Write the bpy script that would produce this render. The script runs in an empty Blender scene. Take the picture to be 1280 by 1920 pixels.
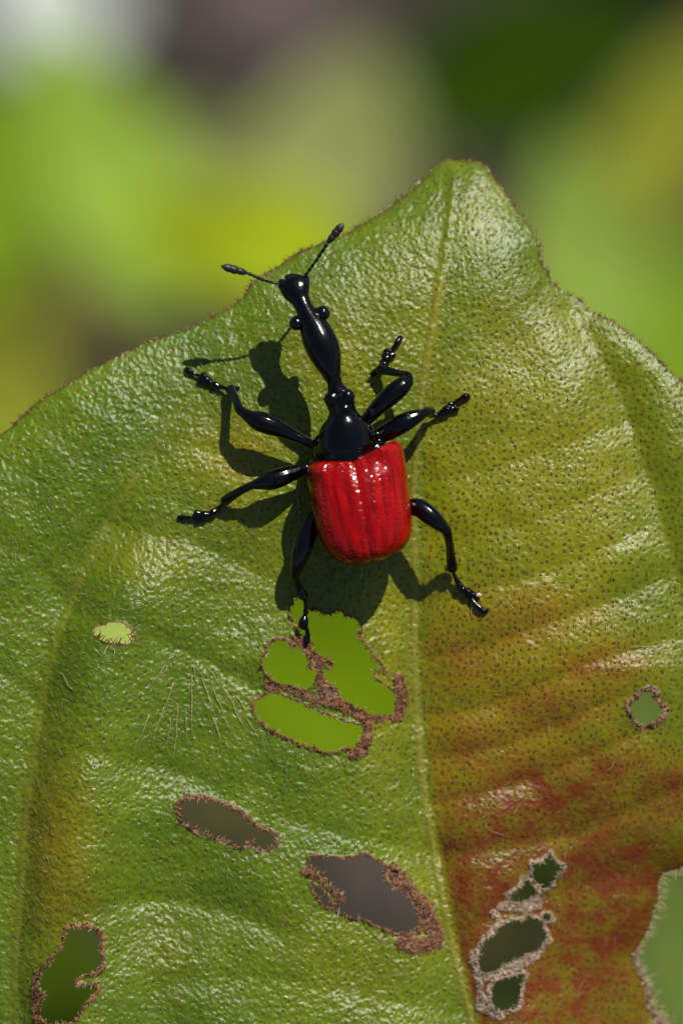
import bpy, bmesh, math, random
import numpy as np
from mathutils import Vector, Matrix

# ------------------------------------------------------------------ camera, sky, sun, exposure
sc = bpy.context.scene
sc.unit_settings.system = 'METRIC'
sc.unit_settings.scale_length = 0.01            # 1 Blender unit = 1 centimetre: a macro scene at true size
sc.unit_settings.length_unit = 'CENTIMETERS'
K = 360.0                                       # photograph pixels (1280x1920) per centimetre on the leaf
DIST = 30.0                                     # camera to leaf, cm
TILT = math.radians(35)                         # the leaf slopes, camera looks down at it
M = Matrix.Rotation(TILT, 4, 'X')               # leaf frame (x right, y up the leaf, z off the leaf) -> world

camd = bpy.data.cameras.new('camera')
cam = bpy.data.objects.new('camera', camd)
sc.collection.objects.link(cam)
cam.matrix_world = M @ Matrix.Translation((0, 0, DIST))
camd.sensor_fit = 'VERTICAL'; camd.sensor_height = 36.0
camd.lens = 36.0 * DIST / (1920 / K)
camd.clip_start = 1.0; camd.clip_end = 50000
camd.dof.use_dof = True
camd.dof.focus_distance = DIST - 0.13
camd.dof.aperture_fstop = camd.lens * 1e-3 / 0.9   # entrance pupil about 1 cm wide
camd.dof.aperture_blades = 0
sc.camera = cam

SUN_EL, SUN_AZ = math.radians(43), math.radians(24)   # in the leaf frame, read off the beetle's shadow
sun_p = Vector((math.cos(SUN_EL) * math.sin(SUN_AZ), math.cos(SUN_EL) * math.cos(SUN_AZ), math.sin(SUN_EL)))
sun_w = (M.to_3x3() @ sun_p).normalized()
sund = bpy.data.lights.new('sun', 'SUN'); sund.energy = 5.0; sund.angle = math.radians(0.5); sund.color = (1.0, 0.96, 0.88)
sun = bpy.data.objects.new('sun', sund); sc.collection.objects.link(sun)
sun.rotation_euler = sun_w.to_track_quat('Z', 'Y').to_euler()
sun.location = sun_w * 200

world = bpy.data.worlds.new('World'); sc.world = world; world.use_nodes = True
wn = world.node_tree; bg = wn.nodes['Background']
sky = wn.nodes.new('ShaderNodeTexSky'); sky.sky_type = 'NISHITA'; sky.sun_disc = False
sky.sun_elevation = math.asin(sun_w.z); sky.sun_rotation = math.atan2(sun_w.x, sun_w.y)
wn.links.new(sky.outputs[0], bg.inputs[0]); bg.inputs[1].default_value = 0.062

sc.view_settings.view_transform = 'Standard'; sc.view_settings.look = 'None'
sc.view_settings.exposure = 0.0; sc.view_settings.gamma = 1.0
sc.view_settings.use_curve_mapping = False
sc.render.engine = 'CYCLES'
sc.cycles.use_denoising = True
sc.cycles.use_adaptive_sampling = False
sc.cycles.max_bounces = 5; sc.cycles.diffuse_bounces = 3; sc.cycles.glossy_bounces = 3; sc.cycles.transmission_bounces = 2
sc.cycles.sample_clamp_indirect = 6.0

rng = np.random.default_rng(7)
random.seed(7)
COL = sc.collection
ROOTS = []

# ------------------------------------------------------------------ helpers
def P(px, py, z=0.0):
    """photograph pixel + height z (pixels above the leaf plane) -> leaf-frame cm"""
    zc = z / K
    s = (DIST - zc) / DIST / K
    return Vector(((px - 640.0) * s, (960.0 - py) * s, zc))

def Parr(px, py, z):
    zc = z / K
    s = (DIST - zc) / DIST / K
    return np.stack([(px - 640.0) * s, (960.0 - py) * s, zc], axis=-1)

def link(o, parent=None, label=None, cat=None, group=None, kind=None):
    COL.objects.link(o)
    if parent is not None:
        o.parent = parent
    else:
        ROOTS.append(o)
    if label: o['label'] = label
    if cat: o['category'] = cat
    if group: o['group'] = group
    if kind: o['kind'] = kind
    return o

def empty(name, loc, label, cat, group=None):
    o = bpy.data.objects.new(name, None)
    o.location = loc
    o.empty_display_size = 0.2
    return link(o, None, label, cat, group)

def mesh_np(name, verts, tris, smooth=True, attrs=None):
    me = bpy.data.meshes.new(name)
    verts = np.ascontiguousarray(verts, dtype=np.float32); tris = np.ascontiguousarray(tris, dtype=np.int32)
    n = tris.shape[1]
    me.vertices.add(len(verts)); me.vertices.foreach_set('co', verts.ravel())
    me.loops.add(tris.size); me.loops.foreach_set('vertex_index', tris.ravel())
    me.polygons.add(len(tris))
    me.polygons.foreach_set('loop_start', np.arange(0, tris.size, n, dtype=np.int32))
    me.polygons.foreach_set('use_smooth', np.full(len(tris), smooth, dtype=bool))
    me.update(calc_edges=True); me.validate()
    for k, a in (attrs or {}).items():
        at = me.attributes.new(k, 'FLOAT', 'POINT')
        at.data.foreach_set('value', np.ascontiguousarray(a, dtype=np.float32))
    return me

def obj(name, me, mat, parent=None, **kw):
    o = bpy.data.objects.new(name, me)
    if mat is not None:
        me.materials.clear(); me.materials.append(mat)
    link(o, parent, **kw)
    if parent is not None and parent.type == 'EMPTY':
        o.matrix_parent_inverse = Matrix.Translation(-parent.location)
    return o

def smooth01(x):
    x = np.clip(x, 0, 1); return x * x * (3 - 2 * x)

_LAT = rng.random((256, 256))
def vnoise(x, y, scale, seed=0):
    x = np.asarray(x, float) / scale + 17.3 * seed + 40.0; y = np.asarray(y, float) / scale + 9.7 * seed + 40.0
    xi = np.floor(x).astype(int); yi = np.floor(y).astype(int)
    fx = smooth01(x - xi); fy = smooth01(y - yi)
    a = _LAT[xi % 256, yi % 256]; b = _LAT[(xi + 1) % 256, yi % 256]
    c = _LAT[xi % 256, (yi + 1) % 256]; d = _LAT[(xi + 1) % 256, (yi + 1) % 256]
    return (a * (1 - fx) + b * fx) * (1 - fy) + (c * (1 - fx) + d * fx) * fy
def fbm(x, y, scale, seed=0, o=3):
    s = 0; w = 1; t = 0
    for k in range(o):
        s = s + w * vnoise(x, y, scale / 2 ** k, seed + k * 3); t += w; w *= 0.5
    return s / t

_JX = rng.random((512, 512)); _JY = rng.random((512, 512)); _JR = rng.random((512, 512))
CELL = 13.5
def warp(x, y):
    wx = x + 14 * (vnoise(x, y, 130, 21) - .5) * 2
    wy = y + 14 * (vnoise(x, y, 130, 22) - .5) * 2
    return wx, wy
def worley(x, y, cell=CELL):
    gx = x / cell + 100; gy = y / cell + 100
    ix = np.floor(gx).astype(int); iy = np.floor(gy).astype(int)
    f1 = np.full(x.shape, 9.0); f2 = np.full(x.shape, 9.0); rid = np.zeros(x.shape)
    for dx in (-1, 0, 1):
        for dy in (-1, 0, 1):
            cx = ix + dx; cy = iy + dy
            fx = cx + .5 + .75 * (_JX[cx % 512, cy % 512] - .5); fy = cy + .5 + .75 * (_JY[cx % 512, cy % 512] - .5)
            d = np.hypot(gx - fx, gy - fy)
            r = _JR[cx % 512, cy % 512]
            closer = d < f1
            f2 = np.where(closer, f1, np.minimum(f2, d)); rid = np.where(closer, r, rid); f1 = np.where(closer, d, f1)
    return f1, f2, rid

def poly_dist(x, y, poly, closed=True):
    """unsigned distance and even-odd inside test"""
    p = np.asarray(poly, float); q = np.roll(p, -1, 0) if closed else p[1:]
    if not closed: p = p[:-1]
    best = np.full(x.shape, 1e9); ins = np.zeros(x.shape, bool)
    for (ax, ay), (bx, by) in zip(p, q):
        dx, dy = bx - ax, by - ay; L = dx * dx + dy * dy + 1e-12
        t = np.clip(((x - ax) * dx + (y - ay) * dy) / L, 0, 1)
        best = np.minimum(best, (x - ax - t * dx) ** 2 + (y - ay - t * dy) ** 2)
        if closed:
            c = (ay > y) != (by > y)
            if c.any():
                ins ^= c & (x < dx * (y - ay) / (by - ay + 1e-12) + ax)
    return np.sqrt(best), ins

def catmull(pts, n):
    pts = [np.asarray(p, float) for p in pts]
    pts = [2 * pts[0] - pts[1]] + pts + [2 * pts[-1] - pts[-2]]
    out = []
    for i in range(1, len(pts) - 2):
        p0, p1, p2, p3 = pts[i - 1:i + 3]
        for k in range(n):
            t = k / n
            out.append(.5 * (2 * p1 + (p2 - p0) * t + (2 * p0 - 5 * p1 + 4 * p2 - p3) * t * t + (3 * p1 - p0 - 3 * p2 + p3) * t ** 3))
    out.append(pts[-2])
    return np.array(out)

# ------------------------------------------------------------------ materials
def new_mat(name):
    m = bpy.data.materials.new(name); m.use_nodes = True
    nt = m.node_tree; return m, nt, nt.nodes['Principled BSDF']
def N(nt, t, **kw):
    n = nt.nodes.new(t)
    for k, v in kw.items(): setattr(n, k, v)
    return n
def mixc(nt, fac, a, b):
    n = N(nt, 'ShaderNodeMix', data_type='RGBA')
    for s, v in ((n.inputs['Factor'], fac), (n.inputs['A'], a), (n.inputs['B'], b)):
        if hasattr(v, 'links'): nt.links.new(v, s)
        else: s.default_value = v if not isinstance(v, tuple) else (*v, 1)
    return n.outputs['Result']
def noise(nt, scale, detail=3, rough=.5, vec=None):
    n = N(nt, 'ShaderNodeTexNoise'); n.inputs['Scale'].default_value = scale; n.inputs['Detail'].default_value = detail
    n.inputs['Roughness'].default_value = rough
    if vec is not None: nt.links.new(vec, n.inputs['Vector'])
    return n.outputs['Fac']
def ramp(nt, v, a, b, lo=0., hi=1.):
    n = N(nt, 'ShaderNodeMapRange', clamp=True)
    for i, x in enumerate((a, b, lo, hi)): n.inputs[i + 1].default_value = x
    nt.links.new(v, n.inputs[0]); return n.outputs[0]
def mathn(nt, op, a, b):
    n = N(nt, 'ShaderNodeMath', operation=op)
    for s, v in zip(n.inputs, (a, b)):
        if hasattr(v, 'links'): nt.links.new(v, s)
        else: s.default_value = v
    return n.outputs[0]
def attr(nt, name):
    return N(nt, 'ShaderNodeAttribute', attribute_name=name).outputs['Fac']
def bump(nt, h, strength, dist, normal=None):
    b = N(nt, 'ShaderNodeBump'); b.inputs['Strength'].default_value = strength; b.inputs['Distance'].default_value = dist
    nt.links.new(h, b.inputs['Height'])
    if normal is not None: nt.links.new(normal, b.inputs['Normal'])
    return b.outputs[0]

def leaf_material():
    m, nt, b = new_mat('leaf_skin')
    tc = N(nt, 'ShaderNodeTexCoord').outputs['Object']
    n_big = noise(nt, 2.2, 4, .55, tc); n_mid = noise(nt, 9, 3, .5, tc); n_fin = noise(nt, 60, 3, .6, tc)
    green = mixc(nt, ramp(nt, n_big, .35, .65), (.084, .142, .0020), (.142, .208, .0026))
    green = mixc(nt, ramp(nt, n_fin, .3, .7, 0, .5), green, (.050, .105, .002))
    yel = mathn(nt, 'MULTIPLY', attr(nt, 'yellow'), ramp(nt, n_mid, .25, .6, .55, 1))
    c = mixc(nt, yel, green, (.25, .232, .0018))
    red = mathn(nt, 'MULTIPLY', attr(nt, 'red'), ramp(nt, n_mid, .3, .62, .45, 1))
    c = mixc(nt, red, c, mixc(nt, ramp(nt, attr(nt, 'red'), .4, .9), (.27, .090, .003), (.165, .036, .003)))
    c = mixc(nt, attr(nt, 'dot'), c, (.085, .030, .008))
    c = mixc(nt, attr(nt, 'vein'), c, (.25, .21, .030))
    rimc = mixc(nt, ramp(nt, n_fin, .35, .65), (.050, .022, .014), (.30, .135, .055))
    rimc = mixc(nt, attr(nt, 'pale'), rimc, mixc(nt, ramp(nt, n_fin, .35, .65), (.16, .10, .07), (.50, .38, .27)))
    c = mixc(nt, attr(nt, 'rim'), c, rimc)
    nt.links.new(c, b.inputs['Base Color'])
    rr = mathn(nt, 'ADD', ramp(nt, n_mid, .3, .7, .25, .33), mathn(nt, 'MULTIPLY', attr(nt, 'rim'), .4))
    nt.links.new(rr, b.inputs['Roughness'])
    b.inputs['IOR'].default_value = 1.5
    b.inputs['Specular IOR Level'].default_value = .45
    v = N(nt, 'ShaderNodeTexVoronoi', feature='SMOOTH_F1'); v.inputs['Scale'].default_value = 48; nt.links.new(tc, v.inputs['Vector'])
    h1 = mathn(nt, 'ADD', mathn(nt, 'MULTIPLY', noise(nt, 70, 1, .5, tc), .55), mathn(nt, 'MULTIPLY', v.outputs['Distance'], -1.1))
    nb = bump(nt, h1, .42, .006)
    nt.links.new(bump(nt, noise(nt, 150, 2, .6, tc), .62, .0032, nb), b.inputs['Normal'])
    tr = N(nt, 'ShaderNodeBsdfTranslucent'); nt.links.new(c, tr.inputs[0])
    mx = N(nt, 'ShaderNodeMixShader'); mx.inputs[0].default_value = .12
    out = nt.nodes['Material Output']
    nt.links.new(b.outputs[0], mx.inputs[1]); nt.links.new(tr.outputs[0], mx.inputs[2]); nt.links.new(mx.outputs[0], out.inputs[0])
    return m

def simple_mat(name, c1, c2, scale, rough, bumps=None, spec=.5, coat=0, transl=0):
    m, nt, b = new_mat(name)
    tc = N(nt, 'ShaderNodeTexCoord').outputs['Object']
    f = noise(nt, scale, 4, .55, tc)
    c = mixc(nt, ramp(nt, f, .32, .68), c1, c2)
    nt.links.new(c, b.inputs['Base Color'])
    b.inputs['Roughness'].default_value = rough; b.inputs['Specular IOR Level'].default_value = spec
    b.inputs['Coat Weight'].default_value = coat
    if bumps:
        nt.links.new(bump(nt, noise(nt, bumps[0], 3, .5, tc), bumps[1], bumps[2]), b.inputs['Normal'])
    if transl:
        tr = N(nt, 'ShaderNodeBsdfTranslucent'); nt.links.new(c, tr.inputs[0])
        mx = N(nt, 'ShaderNodeMixShader'); mx.inputs[0].default_value = transl
        nt.links.new(b.outputs[0], mx.inputs[1]); nt.links.new(tr.outputs[0], mx.inputs[2])
        nt.links.new(mx.outputs[0], nt.nodes['Material Output'].inputs[0])
    return m

M_LEAF = leaf_material()
M_BLACK = simple_mat('black_chitin', (.0006, .0006, .0009), (.0014, .0014, .0019), 30, .16, (60, .25, .004), .42)
M_EYE = simple_mat('eye', (.0008, .0007, .0007), (.0015, .0012, .0012), 30, .12, None, .55)
M_ANT = simple_mat('antenna', (.005, .005, .0055), (.012, .0115, .0125), 120, .42, (260, .5, .002))
M_CRUMB = simple_mat('dead_tissue', (.020, .010, .007), (.33, .125, .035), 24, .8)
M_CRUMBP = simple_mat('dry_tissue', (.13, .080, .050), (.50, .36, .24), 30, .8)
M_HAIR = simple_mat('bristle', (.30, .22, .09), (.55, .46, .26), 25, .35)
M_HAIRD = simple_mat('dark_bristle', (.10, .035, .015), (.22, .09, .04), 25, .35)
M_GRAIN = simple_mat('pale_grain', (.42, .30, .23), (.66, .52, .42), 60, .6, (200, .5, .004))

def elytron_material():
    m, nt, b = new_mat('red_wing_case')
    uv = N(nt, 'ShaderNodeUVMap', uv_map='shell').outputs[0]
    tc = N(nt, 'ShaderNodeTexCoord').outputs['Object']
    mp = N(nt, 'ShaderNodeMapping'); mp.inputs['Scale'].default_value = (9, 2.2, 1); nt.links.new(uv, mp.inputs[0])
    streak = noise(nt, 1.6, 3, .55, mp.outputs[0])
    c = mixc(nt, ramp(nt, streak, .36, .64), (.17, .0008, .0004), (.37, .0026, .0008))
    nt.links.new(c, b.inputs['Base Color'])
    b.inputs['Roughness'].default_value = .16; b.inputs['Specular IOR Level'].default_value = .38
    mp2 = N(nt, 'ShaderNodeMapping'); mp2.inputs['Scale'].default_value = (12, 30, 1); nt.links.new(uv, mp2.inputs[0])
    v = N(nt, 'ShaderNodeTexVoronoi', voronoi_dimensions='2D'); v.inputs['Scale'].default_value = 1; v.inputs['Randomness'].default_value = .6
    nt.links.new(mp2.outputs[0], v.inputs['Vector'])
    pit = ramp(nt, v.outputs['Distance'], .0, .30)
    n1 = bump(nt, pit, .42, .005)
    n2 = bump(nt, noise(nt, 22, 2, .5, tc), .35, .012, n1)
    nt.links.new(n2, b.inputs['Normal'])
    return m
M_RED = elytron_material()

# ------------------------------------------------------------------ the leaf: outline, holes, relief
def zp(x0, y0, s, pts): return [(x0 + a / s, y0 + b / s) for a, b in pts]

OUTLINE = [(842, 297), (867, 300), (896, 302), (914, 314), (924, 330), (942, 351), (961, 380), (980, 405), (999, 429), (1013, 457), (1013, 483),
  (1020, 504), (1036, 530), (1064, 548), (1088, 565), (1111, 586), (1149, 602), (1186, 630), (1219, 661), (1252, 694), (1280, 719), (1340, 790),
  (1410, 900), (1460, 1050), (1475, 1200), (1460, 1350), (1430, 1470), (1380, 1560), (1310, 1615), (1280, 1627), (1265, 1630), (1244, 1635),
  (1233, 1648), (1230, 1669), (1235, 1687), (1226, 1712), (1215, 1745), (1201, 1766), (1190, 1784), (1187, 1795), (1197, 1817), (1212, 1838),
  (1215, 1863), (1219, 1885), (1226, 1903), (1248, 1917), (1262, 1960), (1300, 2050), (1330, 2150), (1300, 2300), (1200, 2420), (1080, 2490),
  (985, 2485), (935, 2430), (890, 2470), (800, 2520), (650, 2540), (400, 2470), (150, 2320), (-60, 2100), (-190, 1850), (-260, 1600),
  (-280, 1380), (-250, 1180), (-180, 1010), (-80, 880), (0, 813), (16, 803), (73, 752), (118, 724), (162, 695), (227, 663), (292, 634),
  (357, 612), (398, 592), (437, 572), (455, 555), (470, 532), (482, 522), (505, 507), (525, 496), (560, 472), (575, 466), (607, 451),
  (650, 435), (682, 417), (717, 396), (764, 361), (802, 326), (830, 302)]
HOLES = [
 zp(440, 1100, 3.556, [(385, 75), (430, 70), (458, 95), (490, 150), (560, 165), (640, 190), (690, 165), (740, 185), (800, 205), (835, 240), (845, 285),
   (822, 300), (860, 360), (890, 410), (930, 470), (975, 530), (1025, 583), (990, 577), (930, 545), (918, 600), (990, 648), (1050, 690), (1085, 715), (1065, 780),
   (1060, 830), (1040, 865), (960, 860), (880, 845), (800, 810), (720, 760), (670, 690), (620, 640), (590, 590), (595, 545), (640, 555), (665, 510),
   (600, 470), (540, 440), (500, 400), (530, 370), (500, 355), (470, 330), (440, 340), (400, 260), (365, 190), (370, 140), (392, 110)]),
 zp(440, 1100, 3.556, [(290, 350), (350, 360), (385, 400), (440, 410), (470, 450), (505, 490), (480, 545), (535, 565), (540, 620), (500, 680), (440, 690),
   (380, 665), (300, 640), (240, 620), (210, 580), (180, 520), (190, 470), (215, 440), (205, 400), (250, 370)]),
 zp(440, 1100, 3.556, [(120, 770), (180, 740), (240, 705), (300, 725), (400, 760), (490, 800), (570, 840), (660, 870), (740, 900), (800, 915), (855, 935),
   (860, 980), (820, 1040), (800, 1080), (730, 1085), (640, 1110), (560, 1090), (470, 1060), (380, 1015), (300, 985), (220, 940), (170, 890), (130, 840), (118, 800)]),
 zp(280, 1440, 2.133, [(110, 150), (150, 120), (220, 125), (300, 150), (370, 190), (430, 235), (480, 255), (515, 270), (510, 310), (470, 325), (420, 318),
   (405, 290), (385, 312), (350, 310), (290, 285), (240, 268), (228, 252), (210, 262), (170, 235), (130, 205)]),
 zp(280, 1440, 2.133, [(645, 355), (700, 355), (760, 360), (830, 355), (860, 340), (920, 375), (950, 400), (935, 430), (960, 470), (1010, 495), (1040, 520),
   (1070, 555), (1080, 600), (1075, 660), (1040, 665), (980, 660), (900, 625), (850, 600), (800, 592), (750, 572), (742, 553), (770, 545), (785, 520), (740, 490), (690, 430), (640, 390)]),
 zp(280, 1440, 2.133, [(645, 462), (690, 480), (735, 548), (752, 572), (700, 548), (655, 497)]),
 zp(0, 1640, 3.2, [(400, 340), (440, 310), (480, 320), (520, 310), (570, 345), (620, 375), (605, 430), (615, 500), (610, 560), (560, 595), (490, 610), (445, 635),
   (450, 680), (520, 655), (580, 660), (590, 690), (540, 750), (490, 800), (470, 850), (420, 890), (340, 900), (280, 890), (245, 860), (240, 790), (265, 720), (225, 680), (240, 620),
   (265, 570), (310, 520), (350, 470), (385, 430), (385, 390)]),
 zp(100, 1100, 4.267, [(325, 345), (360, 315), (430, 320), (440, 290), (500, 295), (570, 295), (630, 340), (655, 400), (640, 440), (560, 460), (490, 455), (420, 435), (370, 410), (330, 380)]),
 zp(1080, 1100, 4.8, [(480, 1060), (560, 1010), (600, 950), (640, 930), (690, 960), (690, 1020), (740, 1060), (790, 1090), (780, 1150), (730, 1200), (690, 1220), (640, 1240), (580, 1240), (530, 1220), (500, 1160), (480, 1110)]),
 zp(820, 1540, 2.783, [(490, 220), (540, 210), (590, 165), (610, 200), (655, 235), (640, 260), (600, 310), (590, 345), (550, 360), (520, 320), (480, 280), (490, 250)]),
 zp(820, 1540, 2.783, [(440, 290), (470, 300), (500, 340), (535, 375), (490, 395), (430, 425), (380, 425), (360, 385), (420, 350), (440, 320)]),
 zp(820, 1540, 2.783, [(300, 575), (350, 530), (430, 510), (480, 490), (515, 500), (550, 540), (570, 580), (580, 620), (530, 670), (470, 695), (400, 735), (330, 770), (250, 790), (210, 780), (205, 720), (230, 640), (270, 610)]),
 zp(820, 1540, 2.783, [(540, 480), (590, 490), (605, 515), (580, 528), (550, 512)]),
 zp(820, 1540, 2.783, [(300, 840), (380, 810), (440, 790), (460, 800), (440, 850), (430, 900), (430, 950), (390, 980), (330, 990), (290, 970), (280, 930), (270, 880)]),
]
HOLE_RIM = [3.5, 4, 3.5, 6.5, 4, 4, 6, 3, 8, 4.5, 4.5, 5.5, 4, 5.5]
HOLE_PALE = [0, 0, 0, .25, .1, .1, .12, 0, .45, 1, 1, 1, 1, 1]
# brown dead bridges and flaps: polyline, half width, paleness
BRIDGES = [
 (zp(440, 1100, 3.556, [(400, 360), (470, 400), (560, 470), (570, 560), (565, 620), (600, 700), (700, 790), (850, 860), (980, 885), (1090, 850), (1120, 760), (1110, 660), (1090, 610)]), 13, 0),
 (zp(440, 1100, 3.556, [(230, 660), (330, 680), (450, 720), (560, 760)]), 10, 0),
 (zp(440, 1100, 3.556, [(880, 900), (890, 1000), (850, 1090), (790, 1120)]), 12, 0),
 (zp(440, 1100, 3.556, [(600, 690), (640, 740)]), 22, .35),
 (zp(280, 1440, 2.133, [(1010, 700), (1080, 710), (1150, 690), (1110, 580), (1050, 510), (975, 415)]), 22, 0),
 (zp(280, 1440, 2.133, [(620, 420), (690, 450), (770, 535)]), 11, 0),
 (zp(0, 1640, 3.2, [(230, 600), (215, 700), (215, 800), (240, 890)]), 10, .1),
 (zp(820, 1540, 2.783, [(330, 440), (420, 450), (520, 420)]), 15, 1),
 (zp(820, 1540, 2.783, [(200, 700), (210, 830), (230, 960), (330, 1010)]), 13, 1),
 (zp(820, 1540, 2.783, [(240, 820), (380, 770), (520, 700)]), 11, 1),
 (zp(820, 1540, 2.783, [(300, 480), (330, 540), (260, 620)]), 14, 1),
]
MIDRIB = [(853, 318), (838, 450), (820, 560), (797, 700), (780, 830), (776, 950), (776, 1100), (777, 1250), (787, 1420), (808, 1570), (838, 1730), (868, 1860), (885, 1930), (912, 2150), (935, 2440)]
LVEIN = [(430, 640), (395, 690), (310, 810), (215, 960), (150, 1090), (95, 1240), (58, 1450), (40, 1650), (32, 1920), (120, 2150), (420, 2360), (900, 2440)]
RVEIN = [(1075, 590), (1110, 650), (1150, 720), (1205, 870), (1245, 1000), (1290, 1180), (1320, 1400), (1300, 1600), (1255, 1800), (1150, 2100), (960, 2440)]
CREASES = [  # polyline, depth, half width
 ([(150, 1150), (240, 1165), (310, 1208), (400, 1245), (500, 1300)], 13, 36),
 ([(205, 985), (300, 1005), (400, 1035), (520, 1090)], 10, 34),
 ([(80, 1425), (180, 1415), (300, 1440), (420, 1485)], 11, 40),
 ([(70, 1760), (200, 1700), (290, 1688), (400, 1700), (520, 1745)], 13, 38),
 ([(520, 1530), (650, 1565), (790, 1600)], 10, 36),
 ([(300, 1850), (450, 1830), (650, 1860), (850, 1900)], 9, 36),
 ([(330, 830), (400, 850), (520, 900)], 5, 30),
 ([(800, 1128), (866, 1112), (1004, 1080), (1093, 1045), (1200, 995)], 7, 28),
 ([(800, 1235), (900, 1215), (1000, 1180), (1110, 1140), (1240, 1085)], 8, 28),
 ([(800, 1345), (902, 1328), (1000, 1292), (1105, 1244), (1250, 1200)], 9, 28),
 ([(810, 1425), (900, 1408), (1000, 1378), (1100, 1335), (1180, 1300)], 7, 24),
 ([(830, 1505), (988, 1463), (1097, 1418), (1210, 1370)], 10, 28),
 ([(830, 1605), (950, 1590), (1069, 1565), (1166, 1528), (1280, 1475)], 10, 28),
 ([(860, 1790), (880, 1740), (1000, 1690), (1160, 1640)], 8, 30),
 ([(810, 900), (920, 880), (1060, 830), (1180, 790)], 5, 30),
 ([(810, 1010), (920, 1000), (1060, 950), (1220, 880)], 5, 30),
 ([(0, 1020), (60, 1050), (120, 1120)], 8, 30),
 ([(0, 1260), (40, 1290), (80, 1330)], 8, 30),
]
MID_S = catmull(MIDRIB, 4); LV_S = catmull(LVEIN, 4); RV_S = catmull(RVEIN, 4)
CR_S = [(catmull(c, 3), a, w) for c, a, w in CREASES]

def curve_x(curve, y):
    o = np.argsort(curve[:, 1]); return np.interp(y, curve[o, 1], curve[o, 0])

def z_smooth(x, y, outer=None):
    """broad relief of the leaf blade, in pixels"""
    if outer is None: outer, _ = poly_dist(x, y, OUTLINE)
    z = np.zeros(x.shape)
    up = np.clip((640 - y) / 340., 0, 1.4); z -= 70 * up ** 2            # the tip bends away
    z -= 22 * np.exp(-outer / 55.) + 30 * np.exp(-outer / 170.)            # margin rolls down
    dm, _ = poly_dist(x, y, MID_S, False)
    side = np.tanh((x - curve_x(MID_S, y)) / 15.)
    am = 18 + 58 * smooth01((y - 650) / 700.)
    wid = np.where(side > 0, 92, 95.)
    z -= am * np.exp(-np.sqrt((dm / wid) ** 2 + .03))
    dl, _ = poly_dist(x, y, LV_S, False)
    z -= (12 + 34 * smooth01((y - 800) / 400.)) * np.exp(-np.sqrt((dl / 60.) ** 2 + .03))
    xl = curve_x(LV_S, y)
    z += 50 * smooth01((y - 950) / 250.) * np.exp(-((x - xl - 95) / 105.) ** 2)
    dr, _ = poly_dist(x, y, RV_S, False)
    z -= 42 * np.exp(-np.sqrt((dr / 70.) ** 2 + .03))
    for c, a, w in CR_S:
        x0, y0 = c.min(0) - 4 * w; x1, y1 = c.max(0) + 4 * w
        k = (x > x0) & (x < x1) & (y > y0) & (y < y1)
        if k.any():
            d, _ = poly_dist(x[k], y[k], c, False)
            z[k] -= np.where(x[k] > curve_x(MID_S, y[k]), 1.15, 1.0) * a * np.exp(-np.sqrt((d / w) ** 2 + .05))
    z += 22 * (fbm(x, y, 200, 5, 2) - .5) + 5 * (fbm(x, y, 60, 11, 2) - .5)
    z -= .17 * np.clip(y - 1250, 0, 900) * smooth01((x - curve_x(MID_S, y)) / 260.)          # lower half of the sunny side leans away from the light
    z -= 60 * np.clip((x - 1280) / 300., 0, 1) ** 2 + 60 * np.clip(-x / 300., 0, 1) ** 2
    return z

def axis(a, b, c, d, fine):
    core = np.arange(b, c + .1, fine)
    def grow(n_to):
        out = []; s = fine; t = 0
        while t < n_to: s = min(s * 1.12, 26); t += s; out.append(t)
        return np.array(out)
    return np.concatenate([(b - grow(b - a))[::-1], core, core[-1] + grow(d - c)])
FINE = 2.6
gx = axis(-300, -6, 1286, 1490, FINE); gy = axis(286, 288, 1926, 2560, FINE)
X, Y = np.meshgrid(gx, gy)                     # rows = y
douter, inside = poly_dist(X, Y, OUTLINE)
rag = (fbm(X, Y, 9, 31, 2) - .5)
sdf = np.where(inside, douter, -douter) + rag * 5.0 + (fbm(X, Y, 34, 33, 2) - .5) * 7
rimd = np.full(X.shape, 1e3); pale = np.zeros(X.shape); hole_d = np.full(X.shape, 1e3)
for hp, rw, pl in zip(HOLES, HOLE_RIM, HOLE_PALE):
    a = np.array(hp); x0, y0 = a.min(0) - 70; x1, y1 = a.max(0) + 70
    k = (X > x0) & (X < x1) & (Y > y0) & (Y < y1)
    d, ins = poly_dist(X[k], Y[k], hp)
    s = np.where(ins, -d, d)
    rg = rag[k] * 6.5 + (fbm(X[k], Y[k], 22, 41, 2) - .5) * 6
    sdf[k] = np.minimum(sdf[k], s + rg)
    hole_d[k] = np.minimum(hole_d[k], s + rg)
    rel = (s + rg * .5) / (rw * (.55 + .9 * vnoise(X[k], Y[k], 28, 44)))
    better = rel < rimd[k]
    pk = pale[k]; pk[better] = pl; pale[k] = pk
    rimd[k] = np.minimum(rimd[k], rel)
for bp, w, pl in BRIDGES:
    a = np.array(bp); x0, y0 = a.min(0) - 60; x1, y1 = a.max(0) + 60
    k = (X > x0) & (X < x1) & (Y > y0) & (Y < y1)
    d, _ = poly_dist(X[k], Y[k], bp, False)
    rel = (d + rag[k] * 9 + (vnoise(X[k], Y[k], 30, 47) - .5) * 8) / (w * .72)
    better = rel < np.minimum(rimd[k], 1)
    pk = pale[k]; pk[better] = pl; pale[k] = pk
    rimd[k] = np.minimum(rimd[k], rel)
# the bitten right margin is dried too
bite = [(1300, 1620), (1265, 1630), (1233, 1648), (1235, 1687), (1215, 1745), (1187, 1795), (1212, 1838), (1219, 1885), (1248, 1917), (1290, 2020)]
dbite, _ = poly_dist(X, Y, bite, False)
rim = 1 - smooth01((rimd - .8) / .45)

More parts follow.
